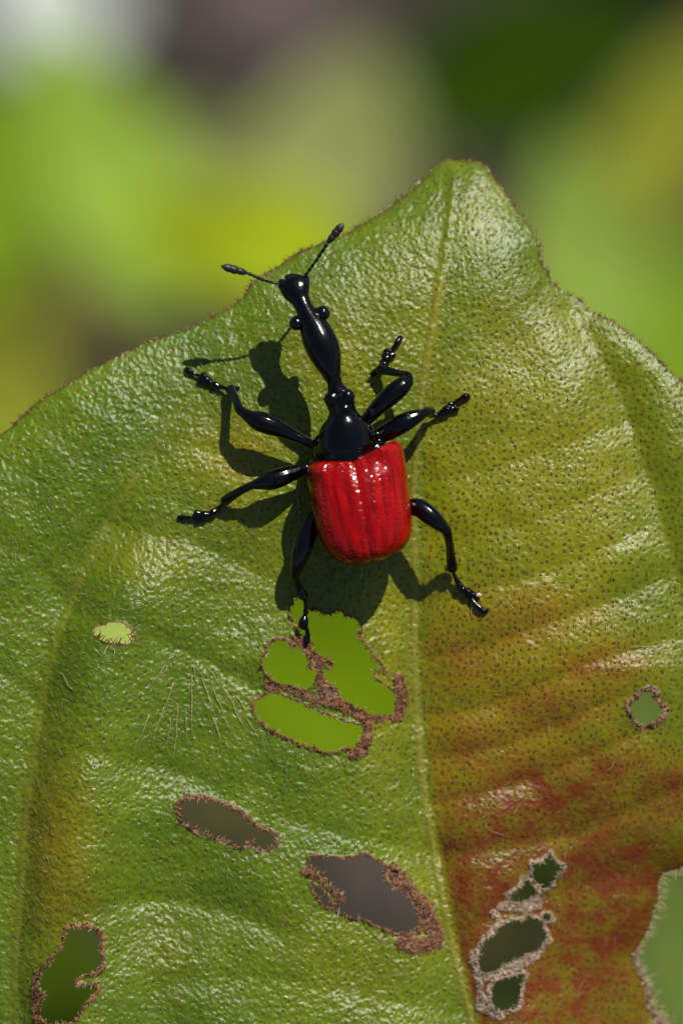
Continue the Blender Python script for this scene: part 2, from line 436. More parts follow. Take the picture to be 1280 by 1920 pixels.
# clip the grid to the outline
ny, nx = X.shape
idx = np.arange(ny * nx).reshape(ny, nx)
a_, b_, c_, d_ = idx[:-1, :-1].ravel(), idx[:-1, 1:].ravel(), idx[1:, 1:].ravel(), idx[1:, :-1].ravel()
flip = ((np.arange(len(a_)) + np.arange(len(a_)) // (nx - 1)) % 2).astype(bool)
T = np.concatenate([np.where(flip[:, None], np.stack([a_, d_, b_], 1), np.stack([a_, d_, c_], 1)),
                    np.where(flip[:, None], np.stack([b_, d_, c_], 1), np.stack([a_, c_, b_], 1))])
S = sdf.ravel(); S = np.where(np.abs(S) < .02, .02, S)
cnt = (S[T] > 0).sum(1)
full = T[cnt == 3]; part = T[(cnt == 1) | (cnt == 2)]
edge_new = {}; extra = []
base_n = ny * nx
def cut(i, j):
    k = (i, j) if i < j else (j, i)
    if k not in edge_new:
        t = S[i] / (S[i] - S[j]); edge_new[k] = base_n + len(extra); extra.append((i, j, t))
    return edge_new[k]
newt = []
for tri in part:
    tri = [int(t) for t in tri]; pos = [S[t] > 0 for t in tri]
    if sum(pos) == 1:
        k = pos.index(True); p, q, r = tri[k], tri[(k + 1) % 3], tri[(k + 2) % 3]
        newt.append((p, cut(p, q), cut(p, r)))
    else:
        k = pos.index(False); p, q, r = tri[k], tri[(k + 1) % 3], tri[(k + 2) % 3]
        e1, e2 = cut(p, q), cut(p, r)
        newt.append((e1, q, r)); newt.append((e1, r, e2))
T = np.concatenate([full, np.array(newt, int)])
ei = np.array([(i, j) for i, j, t in extra]); et = np.array([t for i, j, t in extra])
def ext(f):
    f = f.ravel(); return np.concatenate([f, f[ei[:, 0]] * (1 - et) + f[ei[:, 1]] * et])
VX, VY, VO, VR, VP, VS, VB, VH = (ext(f) for f in (X, Y, douter, rim, pale, sdf, dbite, hole_d))
# drop small loose islands (crumbs cut off by the ragged edge): keep the largest connected piece
used = np.unique(T); remap = -np.ones(len(VX), int); remap[used] = np.arange(len(used))
T = remap[T]; VX, VY, VO, VR, VP, VS, VB, VH = (f[used] for f in (VX, VY, VO, VR, VP, VS, VB, VH))
lab = np.arange(len(VX))
for _ in range(4000):
    m = np.minimum.reduce([lab[T[:, 0]], lab[T[:, 1]], lab[T[:, 2]]])
    old = lab.copy()
    for c in range(3): np.minimum.at(lab, T[:, c], m)
    lab = lab[lab]; lab = lab[lab]
    if (lab == old).all(): break
keep_lab = np.bincount(lab).argmax()
T = T[lab[T[:, 0]] == keep_lab]
used = np.unique(T); remap = -np.ones(len(VX), int); remap[used] = np.arange(len(used))
T = remap[T]; VX, VY, VO, VR, VP, VS, VB, VH = (f[used] for f in (VX, VY, VO, VR, VP, VS, VB, VH))

# pigments and relief at the final vertices
wx, wy = warp(VX, VY)
f1, f2, rid = worley(wx, wy)
xm = curve_x(MID_S, VY)
right = smooth01((VX - xm - 4) / 24.)
def blobs(L):
    s = np.zeros(VX.shape)
    for cx, cy, sx, sy, a in L:
        s = np.maximum(s, a * np.exp(-((VX - cx) / sx) ** 2 - ((VY - cy) / sy) ** 2))
    return s
nz = fbm(VX, VY, 120, 51, 3)
red = right * blobs([(900, 1640, 150, 120, 1), (1000, 1500, 170, 90, .85), (860, 1800, 90, 160, 1), (1050, 1800, 160, 150, .8), (1150, 1650, 160, 130, .7), (880, 1240, 110, 70, .5), (980, 1160, 120, 60, .55),
   (1040, 1330, 140, 60, .6), (900, 1400, 120, 80, .55), (1130, 1430, 140, 60, .6), (1250, 1480, 100, 60, .6), (1120, 1250, 110, 50, .5), (1000, 2050, 260, 200, .8)])
red = np.clip(red * (.85 + .9 * nz) + right * .34 * smooth01((VY - 1330) / 320.), 0, 1)
red = np.maximum(red, blobs([(110, 1610, 60, 170, .28), (470, 850, 60, 40, .22), (300, 1780, 60, 70, .15), (620, 620, 60, 60, .1)]))
red = np.maximum(red, .95 * np.exp(-(VB / 22.) ** 2) * (.5 + .7 * vnoise(VX, VY, 24, 61)))
yellow = np.clip(right * (.75 - .4 * smooth01((VX - 1090) / 150.)) * smooth01((VY - 560) / 200.) + (1 - right) * blobs([(720, 1180, 70, 330, .75), (790, 620, 130, 160, .6), (440, 850, 110, 90, .7), (480, 960, 120, 70, .5), (300, 1040, 120, 60, .4),
    (120, 1610, 70, 230, .5), (560, 1000, 200, 160, .35), (700, 1800, 170, 130, .4), (640, 680, 120, 120, .5), (790, 1700, 70, 200, .6)]) , 0, 1)
yellow = np.maximum(yellow, blobs([(1000, 640, 190, 130, .6), (880, 400, 90, 90, .35)])) * (.6 + .7 * nz)
yellow = np.clip(yellow, 0, 1)
dots = (1 - smooth01((f1 - .12) / .17)) * (.6 - .05 * smooth01((VX - 700) / 300.)) * smooth01((VO - 5) / 30.) * (.3 + .8 * rid)
dm, _ = poly_dist(VX, VY, MID_S, False); dl, _ = poly_dist(VX, VY, LV_S, False); dr, _ = poly_dist(VX, VY, RV_S, False)
vein = np.maximum.reduce([.6 * (1 - smooth01((dm - 3) / 8.)) * smooth01((VY - 420) / 200.), .25 * (1 - smooth01((dl - 2) / 7.)) * smooth01((VY - 640) / 150.), .12 * (1 - smooth01((dr - 2) / 7.))])
margin = (1 - smooth01((VO - 2) / 6.)) * (.35 + .6 * vnoise(VX, VY, 16, 71))
dots = np.clip(np.maximum(dots, margin * .9) - VR, 0, 1)
Z = z_smooth(VX, VY, VO)
ampl = (1.7 - .6 * right) * (.6 + .8 * rid) * (1 - .75 * VR) * (1 - .6 * vein)
fineb = rng.random(len(VX)) - .5
Z += ampl * (.7 * (1 - (np.minimum(f1, .72) / .55) ** 2) - 1.5 * np.exp(-(f1 / .24) ** 2)) + (3.0 * (fbm(VX, VY, 8.5, 81, 2) - .5) + .55 * fineb) * (1 - right * .45) * (1 - VR)
Z += VR * (9 * (fbm(VX, VY, 12, 91, 3) - .45)) + VR * 1.5
Z += 4.0 * np.exp(-(dm / 7.) ** 2) + 2.5 * np.exp(-(dl / 6.) ** 2)
Z -= np.where((VO < 30), 2.0 * vnoise(VX, VY, 14, 95) * np.exp(-VO / 7.), 0)
thick = 5.5 + 1.0 * (dm < 12)
Zb = Z - thick
nt_ = len(VX)
top = Parr(VX, VY, Z); bot = Parr(VX, VY, Zb)
# orientation: make the top face +z
v0, v1, v2 = top[T[0]]; 
cr = np.cross(top[T[:, 1]] - top[T[:, 0]], top[T[:, 2]] - top[T[:, 0]])[:, 2]
T[cr < 0] = T[cr < 0][:, ::-1]
E = np.concatenate([T[:, [0, 1]], T[:, [1, 2]], T[:, [2, 0]]])
key = E[:, 0].astype(np.int64) * nt_ + E[:, 1]; rkey = E[:, 1].astype(np.int64) * nt_ + E[:, 0]
bd = E[~np.isin(key, rkey)]
walls = np.concatenate([np.stack([bd[:, 1], bd[:, 0], bd[:, 0] + nt_], 1), np.stack([bd[:, 1], bd[:, 0] + nt_, bd[:, 1] + nt_], 1)])
allT = np.concatenate([T, T[:, ::-1] + nt_, walls])
dd = lambda f: np.concatenate([f, f])
blade_me = mesh_np('blade', np.concatenate([top, bot]), allT, True,
    dict(red=dd(red), yellow=dd(yellow), dot=np.concatenate([dots, dots * .3]), vein=dd(vein), rim=dd(VR), pale=dd(VP)))
# an attribute-free z lookup for standing things on the leaf
def leaf_z(px, py):
    k = np.argmin((VX - px) ** 2 + (VY - py) ** 2); return float(Z[k])

leaf = empty('leaf', P(935, 2440, 0), 'pebbly green leaf turning orange, riddled with brown-rimmed chewed holes, carrying a red and black beetle', 'leaf')
obj('blade', blade_me, M_LEAF, leaf)

# midrib: a pale cord lying in the groove
def tube(nodes, nseg=12, sub=4, cap=True):
    """nodes: (px, py, z, r_side, r_up) -> verts, faces in leaf-frame cm"""
    C = catmull(nodes, sub); n = len(C)
    pos = Parr(C[:, 0], C[:, 1], C[:, 2]); r1 = np.maximum(C[:, 3], .3) / K; r2 = np.maximum(C[:, 4], .3) / K
    tan = np.gradient(pos, axis=0); tan /= np.linalg.norm(tan, axis=1)[:, None] + 1e-9
    side = np.cross(np.array([0, 0, 1.]), tan)
    prev = None; S_ = []
    for i in range(n):
        s = side[i]
        if np.linalg.norm(s) < .15: s = prev if prev is not None else np.array([1., 0, 0])
        s = s - tan[i] * s.dot(tan[i]); s /= np.linalg.norm(s) + 1e-9
        if prev is not None and s.dot(prev) < 0: s = -s
        prev = s; S_.append(s)
    S_ = np.array(S_); U = np.cross(tan, S_)
    ang = np.linspace(0, 2 * math.pi, nseg, endpoint=False)
    V = (pos[:, None] + np.cos(ang)[None, :, None] * (S_ * r1[:, None])[:, None] + np.sin(ang)[None, :, None] * (U * r2[:, None])[:, None]).reshape(-1, 3)
    F = []
    for i in range(n - 1):
        for k in range(nseg):
            a = i * nseg + k; b = i * nseg + (k + 1) % nseg
            F.append((a, b, b + nseg)); F.append((a, b + nseg, a + nseg))
    if cap:
        V = np.concatenate([V, [pos[0] - tan[0] * r1[0] * .6], [pos[-1] + tan[-1] * r1[-1] * .6]]); e0 = len(V) - 2; e1 = e0 + 1
        for k in range(nseg):
            F.append((e0, (k + 1) % nseg, k)); F.append((e1, (n - 1) * nseg + k, (n - 1) * nseg + (k + 1) % nseg))
    return V, np.array(F)

mids = MID_S[3:]
mz = z_smooth(mids[:, 0], mids[:, 1])
tt = np.linspace(0, 1, len(mids))
V, F = tube([(x, y, z - 2.5 + .5 * math.sin(i * 2.1), 3.5 + 4.5 * t, 3.5 + 2.5 * t) for i, ((x, y), z, t) in enumerate(zip(mids, mz, tt))], 12, 6)
n = len(V)
obj('midrib', mesh_np('midrib', V, F, True, dict(red=np.zeros(n), yellow=np.full(n, .8), dot=np.zeros(n), vein=np.full(n, .4), rim=np.zeros(n), pale=np.zeros(n))), M_LEAF, leaf)
M_STALK = simple_mat('stalk', (.10, .13, .02), (.19, .12, .05), 6, .5, (40, .4, .02))
z0 = leaf_z(930, 2400)
V, F = tube([(930, 2400, z0 - 8, 12, 12), (950, 2520, z0 - 30, 15, 15), (985, 2760, z0 - 120, 17, 17), (1010, 3000, z0 - 330, 18, 18), (1020, 3080, z0 - 440, 24, 24)], 12, 5)
obj('petiole', mesh_np('petiole', V, F), M_STALK, leaf)

# bristles: one per pebble, laid down towards the tip
bx, by, bd_, br = [], [], [], []
for i in range(-30, 120):
    for j in range(15, 200):
        ci, cj = (i + 100) % 512, (j + 100) % 512
        bx.append((i + .5 + .75 * (_JX[ci, cj] - .5)) * CELL); by.append((j + .5 + .75 * (_JY[ci, cj] - .5)) * CELL); br.append(_JR[ci, cj])
bx = np.array(bx); by = np.array(by); br = np.array(br)
ox, oy = bx.copy(), by.copy()
for _ in range(4):                                  # invert the warp
    w1, w2 = warp(ox, oy); ox += bx - w1; oy += by - w2
gxi = np.clip(np.searchsorted(gx, ox), 0, nx - 1); gyi = np.clip(np.searchsorted(gy, oy), 0, ny - 1)
ok = (sdf[gyi, gxi] > 3) & (rim[gyi, gxi] < .4) & (ox > -60) & (ox < 1340) & (oy < 1990)
ox, oy, br = ox[ok], oy[ok], br[ok]
oz = z_smooth(ox, oy) + 1.5
def bristles(name, sel, mat, lmin, lmax, lift, w):
    x, y, z = ox[sel], oy[sel], oz[sel]; n = len(x)
    ang = rng.normal(0, .35, n) + np.where(x > curve_x(MID_S, y), -.35, .45) + (vnoise(x, y, 90, 5) - .5) * 1.5
    L = rng.uniform(lmin, lmax, n)
    dx, dy = -np.sin(ang) * L, -np.cos(ang) * L
    zz1 = z + lift * L * .6; zz2 = z + lift * L * .75
    base = [Parr(x - w * np.cos(ang) / 2, y + w * np.sin(ang) / 2, z - 1), Parr(x + w * np.cos(ang) / 2, y - w * np.sin(ang) / 2, z - 1), Parr(x, y, z + w * .8)]
    mid = [Parr(x + .55 * dx - w * .35 * np.cos(ang), y + .55 * dy + w * .35 * np.sin(ang), zz1), Parr(x + .55 * dx + w * .35 * np.cos(ang), y + .55 * dy - w * .35 * np.sin(ang), zz1), Parr(x + .55 * dx, y + .55 * dy, zz1 + w * .5)]
    tip = Parr(x + dx, y + dy, zz2)
    V = np.stack(base + mid + [tip], 1).reshape(-1, 3)
    f = np.array([(0, 1, 4), (0, 4, 3), (1, 2, 5), (1, 5, 4), (2, 0, 3), (2, 3, 5), (3, 4, 6), (4, 5, 6), (5, 3, 6)])
    F = (np.arange(n)[:, None, None] * 7 + f[None]).reshape(-1, 3)
    obj(name, mesh_np(name, V, F), mat, leaf, kind='stuff', label=None)
rightside = ox > curve_x(MID_S, oy)
bristles('pale_bristles', (~rightside & (br < .5)) | (rightside & (br < .1)), M_HAIR, 7, 20, .16, .8)
bristles('reddish_bristles', (rightside & (br >= .1)), M_HAIRD, 4, 11, .28, 1.9)
bristles('dark_bristles', (~rightside & (br >= .5) & (br < .85)), M_HAIRD, 3, 8, .22, 1.4)

# crumbs of dead tissue along the eaten edges
def crumbs(name, sel, mat, count, lo, hi, fib):
    k = rng.choice(np.nonzero(sel)[0], count)
    n = count
    c = top[k] + rng.normal(0, 1.3 / K, (n, 3)); c[:, 2] += 1.0 / K
    d = rng.normal(0, 1, (n, 3)); d /= np.linalg.norm(d, axis=1)[:, None]
    e = np.cross(d, rng.normal(0, 1, (n, 3))); e /= np.linalg.norm(e, axis=1)[:, None]; g = np.cross(d, e)
    L = rng.uniform(lo, hi, n)[:, None] / K; W = L * rng.uniform(.18, .5, n)[:, None]
    isf = (rng.random(n) < fib)[:, None]; L = np.where(isf, L * 1.9, L); W = np.where(isf, .9 / K, W)
    V = np.stack([c - d * L, c + e * W, c + g * W, c - e * W, c - g * W, c + d * L * .8], 1).reshape(-1, 3)
    f = np.array([(0, 2, 1), (0, 3, 2), (0, 4, 3), (0, 1, 4), (5, 1, 2), (5, 2, 3), (5, 3, 4), (5, 4, 1)])
    F = (np.arange(n)[:, None, None] * 8 // 8 * 6 + f[None]).reshape(-1, 3)
    obj(name, mesh_np(name, V, F, False), mat, leaf, kind='stuff')
inframe = (VX > -10) & (VX < 1290) & (VY < 1950)
crumbs('brown_crumbs', (VR > .6) & (VP < .5) & inframe & (np.hypot(VX - 212, VY - 1188) > 70), M_CRUMB, 4600, 1.4, 4.6, .3)
crumbs('pale_crumbs', (VR > .6) & (VP >= .5) & inframe, M_CRUMBP, 1700, 1.2, 3.8, .2)
crumbs('dry_fringe', (VB < 12) & (VS < 7) & inframe & (VY > 1780), M_CRUMBP, 420, 2.5, 7, .6)
# longer pale hairs on the outer margin, the bitten edge and the hole rims
def edge_hairs(name, sel, mat, count, lo, hi, w=1.0):
    k = rng.choice(np.nonzero(sel)[0], count); c = top[k]
    gxs = ext_gx[k]; 
    n = count; ang = np.arctan2(gxs[:, 1], gxs[:, 0]) + rng.normal(0, .5, n)
    L = rng.uniform(lo, hi, n) / K
    d = np.stack([np.cos(ang), np.sin(ang), rng.normal(.1, .3, n)], 1); s = np.stack([-np.sin(ang), np.cos(ang), np.zeros(n)], 1) * (w / K)
    u = np.array([0, 0, w / K])
    bend = rng.normal(0, .18, n)[:, None] * np.stack([-np.sin(ang), np.cos(ang), np.zeros(n)], 1)
    m1 = c + d * L[:, None] * .55; t1 = c + (d + bend) * L[:, None]
    V = np.stack([c - s, c + s, c + u, m1 - s * .6, m1 + s * .6, m1 + u * .6, t1], 1).reshape(-1, 3)
    f = np.array([(0, 1, 4), (0, 4, 3), (1, 2, 5), (1, 5, 4), (2, 0, 3), (2, 3, 5), (3, 4, 6), (4, 5, 6), (5, 3, 6)])
    F = (np.arange(n)[:, None, None] * 7 + f[None]).reshape(-1, 3)
    obj(name, mesh_np(name, V, F), mat, leaf, kind='stuff')
gs_y, gs_x = np.gradient(sdf); gs_x = gs_x / np.gradient(gx)[None, :]; gs_y = gs_y / np.gradient(gy)[:, None]
ii = np.clip(np.searchsorted(gx, VX), 0, nx - 1); jj = np.clip(np.searchsorted(gy, VY), 0, ny - 1)
ext_gx = np.stack([-gs_x[jj, ii], gs_y[jj, ii]], 1)
edge_hairs('margin_hairs', (VO < 4) & (VS < 3) & inframe & (VB > 40), M_HAIRD, 420, 4, 11, .8)
edge_hairs('bitten_edge_hairs', (VB < 14) & (VS < 4) & inframe, M_HAIR, 150, 10, 30, .9)
edge_hairs('hole_hairs', (VH < 3) & inframe, M_HAIR, 520, 4, 12, .8)
small = (np.hypot((VX - 214) / 1.4, VY - 1190) < 40) & (VH < 3) & (VY > 1180)
edge_hairs('dark_hole_hairs', small, M_HAIRD, 26, 10, 22, 1.1)

# long silky hairs lying across the blade
hv, hf = [], []; ho = 0
def long_hair(x0, y0, x1, y1, lift):
    global ho
    pts = []
    for t in np.linspace(0, 1, 5):
        x = x0 + (x1 - x0) * t + rng.normal(0, 1.2); y = y0 + (y1 - y0) * t + rng.normal(0, 1.2)
        pts.append((x, y, float(z_smooth(np.array([x]), np.array([y]))[0]) + 2 + lift * math.sin(t * 2.6), .62 - .42 * t, .62 - .42 * t))
    V, F = tube(pts, 5, 2); hv.append(V); hf.append(F + ho); ho += len(V)
for k in range(22):
    a = math.radians(-38 + 76 * rng.random()); r = rng.uniform(50, 190); L = rng.uniform(35, 85)
    x0, y0 = 345 + math.sin(a) * r * 1.1 + 10, 1195 + math.cos(a) * r
    long_hair(x0, y0, x0 + math.sin(a) * L, y0 + math.cos(a) * L, 3)
for x0, y0, x1, y1 in ((355, 1482, 345, 1458), (470, 1600, 488, 1594), (635, 1708, 632, 1748), (685, 1790, 690, 1800), (205, 1210, 185, 1240), (215, 1215, 212, 1240), (780, 1830, 772, 1845), (1180, 1215, 1240, 1208), (1190, 1640, 1188, 1622)):
    long_hair(x0, y0, x1, y1, 6)
for k in range(30):
    x0, y0 = rng.uniform(20, 1250), rng.uniform(1000, 1900); a = rng.normal(.3, .5); L = rng.uniform(20, 45)
    if sdf[np.searchsorted(gy, y0), np.searchsorted(gx, x0)] > 30: long_hair(x0, y0, x0 + math.sin(a) * L, y0 - math.cos(a) * L, 4)
obj('silky_hairs', mesh_np('silky_hairs', np.concatenate(hv), np.concatenate(hf)), M_HAIR, leaf, kind='stuff')
zc = leaf_z(752, 1640)
V, F = tube([(738 + 11 * math.cos(t) + .7 * t, 1640 + 11 * math.sin(t), zc - 2 + 1.5 * t, 3.5 + rng.normal(0, .6), 4 + rng.normal(0, .6)) for t in np.linspace(-.3, 5.2, 16)], 8, 2)
obj('curled_shred', mesh_np('curled_shred', V, F), M_CRUMB, leaf)

# ------------------------------------------------------------------ the beetle
zb = leaf_z(640, 960)
beetle = empty('beetle', P(650, 940, zb), 'glossy black long-necked weevil with bright red wing cases standing on the chewed leaf', 'beetle')
VV, FF = [], []; off = 0
def addt(V, F):
    global off
    VV.append(V); FF.append(F + off); off += len(V)
def ball(px, py, z, r1, r2=None, r3=None, rot=0):
    r2 = r2 or r1; r3 = r3 or r1
    th = np.linspace(0, math.pi, 13); ph = np.linspace(0, 2 * math.pi, 20, endpoint=False)
    TH, PH = np.meshgrid(th, ph, indexing='ij')
    q = np.stack([np.sin(TH) * np.cos(PH) * r1, np.sin(TH) * np.sin(PH) * r2, np.cos(TH) * r3], -1).reshape(-1, 3) / K
    c, s = math.cos(rot), math.sin(rot)
    q = np.stack([q[:, 0] * c - q[:, 1] * s, q[:, 0] * s + q[:, 1] * c, q[:, 2]], 1) + np.array(P(px, py, z))
    F = []
    for i in range(12):
        for k in range(20):
            a = i * 20 + k; b = i * 20 + (k + 1) % 20
            F.append((a, a + 20, b + 20)); F.append((a, b + 20, b))
    return q, np.array(F)
B = zb
# head, neck and prothorax along the axis: (px, py, height, half width, half thickness)
addt(*tube([(548, 519, B + 116, 14, 7), (550, 526, B + 118, 25, 13), (553, 538, B + 121, 28.5, 16), (557, 550, B + 124, 25, 16), (563, 562, B + 127, 18.5, 14), (569, 574, B + 130, 17, 15), (574, 584, B + 132, 18, 17),
  (580, 597, B + 134, 22, 20), (590, 617, B + 137, 29, 24), (601, 642, B + 140, 32, 27), (611, 668, B + 141, 29, 25), (619, 692, B + 139, 21, 20), (624, 708, B + 136, 15.5, 15),
  (627, 717, B + 134, 14, 14), (629, 725, B + 132, 16, 16), (632, 733, B + 130, 20, 19)], 20, 4))
addt(*ball(568, 603, B + 136, 13, 13, 13)); addt(*ball(596, 590, B + 136, 13, 13, 13)); addt(*ball(530, 536, B + 115, 9, 14, 9, .3)); addt(*ball(573, 530, B + 116, 8, 14, 9, -.2))       # mouthpart corners
addt(*tube([(538, 522, B + 113, 6, 5), (542, 517, B + 111, 4, 4), (549, 517.5, B + 110, 2, 2)], 8, 3))
addt(*tube([(566, 522, B + 113, 6, 5), (560, 517, B + 111, 4, 4), (553, 518, B + 110, 2, 2)], 8, 3))
addt(*tube([(632, 733, B + 125, 17, 17), (635, 743, B + 125, 26, 24), (638, 755, B + 122, 27, 25), (641, 768, B + 118, 25, 25), (643, 779, B + 115, 29, 29), (645, 793, B + 112, 40, 36),
  (646, 810, B + 107, 48, 43), (647, 828, B + 102, 52, 47), (648, 843, B + 100, 52, 47), (649, 849, B + 100, 49, 45), (650, 853, B + 99, 51, 46), (652, 862, B + 97, 47, 44), (656, 885, B + 92, 40, 44)], 28, 4))
addt(*ball(622, 748, B + 138, 15, 15, 13)); addt(*ball(651, 744, B + 138, 14, 16, 13)); addt(*ball(646, 766, B + 136, 14, 10, 11)); addt(*ball(629, 768, B + 132, 12, 10, 10))
# side plates and the belly under the wing cases
addt(*ball(604, 842, B + 72, 17, 30, 32, .1)); addt(*ball(692, 826, B + 74, 16, 28, 32, -.1)); addt(*ball(600, 872, B + 66, 20, 24, 28)); addt(*ball(706, 845, B + 68, 20, 24, 28))
addt(*tube([(655, 860, B + 80, 52, 40), (668, 900, B + 78, 76, 44), (680, 955, B + 76, 80, 46), (688, 1005, B + 74, 66, 38), (692, 1035, B + 74, 40, 22)], 28, 5))
def leg(nodes):
    out = []
    for px, py, h, r in nodes:
        g = leaf_z(px, py) if h < 40 else zb * min(1, (h - 40) / 20.) + leaf_z(px, py) * (1 - min(1, (h - 40) / 20.))
        if r < 10: r = r * 1.14 + .3
        out.append((px, py, g + h, r, r * (.92 if r > 11 else 1)))
    return out
def limb(nodes, seg=12, sub=4): addt(*tube(leg(nodes), seg, sub))
def lobes(a, b, root):
    for (x, y, h, r) in (a, b):
        limb([(root[0], root[1], root[2], 3), ((root[0] + x) / 2, (root[1] + y) / 2, (root[2] + h) / 2, r * .85), (x, y, h, r)], 10, 4)
def spur(p, q, r=2.2): limb([(p[0], p[1], p[2], r * 1.3), ((p[0] + q[0]) / 2, (p[1] + q[1]) / 2, (p[2] + q[2]) / 2, r), (q[0], q[1], q[2], 1.0)], 8, 2)
# front leg, shadow side
limb([(606, 843, 62, 8), (592, 836, 64, 7.5), (565, 823, 70, 10), (535, 808, 76, 15), (505, 796, 80, 19.5), (482, 788, 79, 18.5), (466, 780, 76, 12.5), (457, 774, 73, 8.5)])
limb([(460, 777, 74, 8), (449, 767, 68, 8), (444, 754, 54, 7), (439, 742, 38, 7), (433, 731, 24, 8.5), (431, 727, 21, 8)])
spur((434, 729, 22), (450, 726, 17), 4.2); spur((438, 732, 20), (449, 731, 16), 3)
limb([(432, 730, 20, 3.5), (424, 728.5, 16, 3), (412, 725, 12, 4.5), (403, 722, 11, 6), (398, 719, 10, 4.5), (391, 715, 10, 7.5), (385, 710, 9, 7)])
lobes((380, 702, 8, 6.5), (373, 715, 7, 5.5), (390, 713, 9))
limb([(383, 709, 9, 3), (372, 704, 9, 2.8), (360, 698, 8, 3.4), (352, 694, 6, 4.8), (348, 692, 4, 4)])
# middle leg, shadow side
limb([(600, 868, 58, 8), (578, 876, 60, 8), (556, 884, 68, 13), (531, 893, 74, 18), (507, 901, 75, 18.5), (489, 906, 72, 13), (477, 909, 68, 8)])
limb([(482, 908, 70, 8), (468, 912, 62, 6.5), (448, 922, 44, 7), (432, 932, 28, 8), (422, 939, 18, 8.5), (419, 941, 16, 7)])
spur((422, 938, 17), (411, 939, 13), 3.2); spur((424, 941, 16), (431, 945, 12), 3)
limb([(419, 942, 14, 3), (413, 949, 11, 2.8), (406, 956, 10, 4.5), (399, 961, 10, 6), (393, 964, 10, 5), (385, 966, 9, 8), (380, 967, 8, 7)])
lobes((366, 961, 7, 5.5), (369, 977, 6, 5.5), (386, 966, 9))
limb([(378, 967, 9, 3), (364, 970, 9, 2.8), (350, 970.5, 8, 3.2), (339, 970.5, 6, 4.8), (334, 971, 4, 4)])
# hind leg, shadow side, foot on the dead bridge
limb([(610, 950, 70, 10), (590, 968, 72, 12), (580, 992, 74, 17), (569, 1022, 74, 19), (561, 1050, 68, 15.5), (555, 1070, 60, 9), (553, 1082, 54, 7)])
limb([(553, 1079, 56, 7), (556, 1092, 46, 6), (562, 1105, 34, 7), (568, 1117, 26, 8.5), (570, 1121, 24, 7)])
Zf = leaf_z(573, 1205)
def raw(nodes, seg=12, sub=4): addt(*tube([(x, y, Zf + h, r, r) for x, y, h, r in nodes], seg, sub))
raw([(570, 1118, 26, 5), (572, 1130, 20, 3.2), (573, 1143, 16, 4.5), (573, 1149, 15, 6), (572, 1153, 14, 4), (570, 1163, 13, 9), (568, 1172, 12, 9.5), (567, 1178, 11, 7)])
raw([(571, 1166, 13, 4), (575, 1180, 11, 4), (577, 1192, 9, 5), (576, 1203, 6, 5), (572, 1207, 4, 3.5)])
# front leg, sunny side
limb([(668, 806, 64, 10), (686, 788, 70, 12), (708, 764, 78, 15.5), (733, 741, 84, 19), (753, 724, 84, 17.5), (764, 715, 82, 12), (768, 710, 80, 7)])
limb([(767, 714, 82, 7), (764, 704, 76, 7), (752, 701, 64, 6), (737, 698, 48, 6.5), (720, 694, 30, 8), (711, 692, 22, 8.5)])
spur((712, 693, 20), (691, 702, 13), 4); spur((710, 694, 18), (694, 708, 11), 3); spur((712, 690, 20), (698, 695, 14), 3)
limb([(716, 690, 20, 4), (720, 682, 14, 5), (724, 673, 11, 8.5), (727, 666, 10, 7)])
lobes((724, 656, 8, 6), (739, 665, 7, 5.5), (727, 668, 10))
limb([(730, 662, 10, 3), (737, 652, 10, 3), (744, 643, 9, 4.5), (749, 635, 6, 5.2), (751, 631, 4, 4)])
# middle leg, sunny side
limb([(690, 832, 62, 12), (706, 820, 68, 14), (732, 807, 76, 17.5), (758, 792, 80, 18.5), (780, 781, 78, 14.5), (792, 777, 74, 10)])
limb([(788, 778, 78, 8), (800, 772, 66, 8), (806, 769, 52, 7), (808, 771, 36, 6.5), (806, 776, 24, 6)])
limb([(804, 780, 20, 3.5), (815, 779, 14, 3.5), (827, 775, 11, 5.5), (837, 769, 10, 8), (842, 766, 9, 7)])
lobes((846, 756, 8, 5.5), (858, 766, 7, 5.5), (838, 768, 10))
limb([(842, 763, 10, 3), (852, 755, 10, 3.2), (863, 748, 10, 3.8), (873, 742, 8, 4.8), (878, 744, 5, 3.5), (879, 748, 3, 2)])
# hind leg, sunny side
limb([(752, 956, 72, 13), (768, 951, 76, 16), (787, 953, 82, 18), (806, 967, 86, 18), (822, 981, 86, 14.5), (832, 990, 84, 9.5)])
limb([(826, 985, 86, 8), (836, 995, 82, 8.5), (841, 1012, 66, 7), (844, 1035, 46, 7.2), (846, 1053, 32, 8.5), (847, 1066, 24, 10.5), (847, 1069, 22, 8)])
spur((842, 1067, 22), (833, 1068, 18), 2.6)
limb([(848, 1068, 22, 3), (852, 1080, 17, 3), (858, 1092, 13, 5), (863, 1101, 11, 6.5), (867, 1104, 11, 5), (876, 1111, 10, 8.5), (882, 1115, 9, 7.5)])
lobes((893, 1118, 7, 6), (884, 1126, 7, 4.5), (876, 1111, 9))
limb([(880, 1118, 9, 3.6), (888, 1129, 9, 3.4), (897, 1138, 8, 4.2), (906, 1145, 6, 4.8), (912, 1145, 6, 3.2), (914, 1141, 9, 1.6)])

def join_remesh(name, voxel):
    me = mesh_np(name, np.concatenate(VV), np.concatenate(FF))
    tmp = bpy.data.objects.new(name, me); COL.objects.link(tmp)
    r = tmp.modifiers.new('r', 'REMESH'); r.mode = 'VOXEL'; r.voxel_size = voxel; r.use_smooth_shade = True
    s = tmp.modifiers.new('s', 'CORRECTIVE_SMOOTH'); s.iterations = 2; s.use_only_smooth = True
    dg = bpy.context.evaluated_depsgraph_get()
    out = bpy.data.meshes.new_from_object(tmp.evaluated_get(dg))
    bpy.data.objects.remove(tmp); bpy.data.meshes.remove(me)
    out.name = name; out.shade_smooth() if hasattr(out, 'shade_smooth') else None
    return out
obj('body', join_remesh('body', .0045), M_BLACK, beetle)

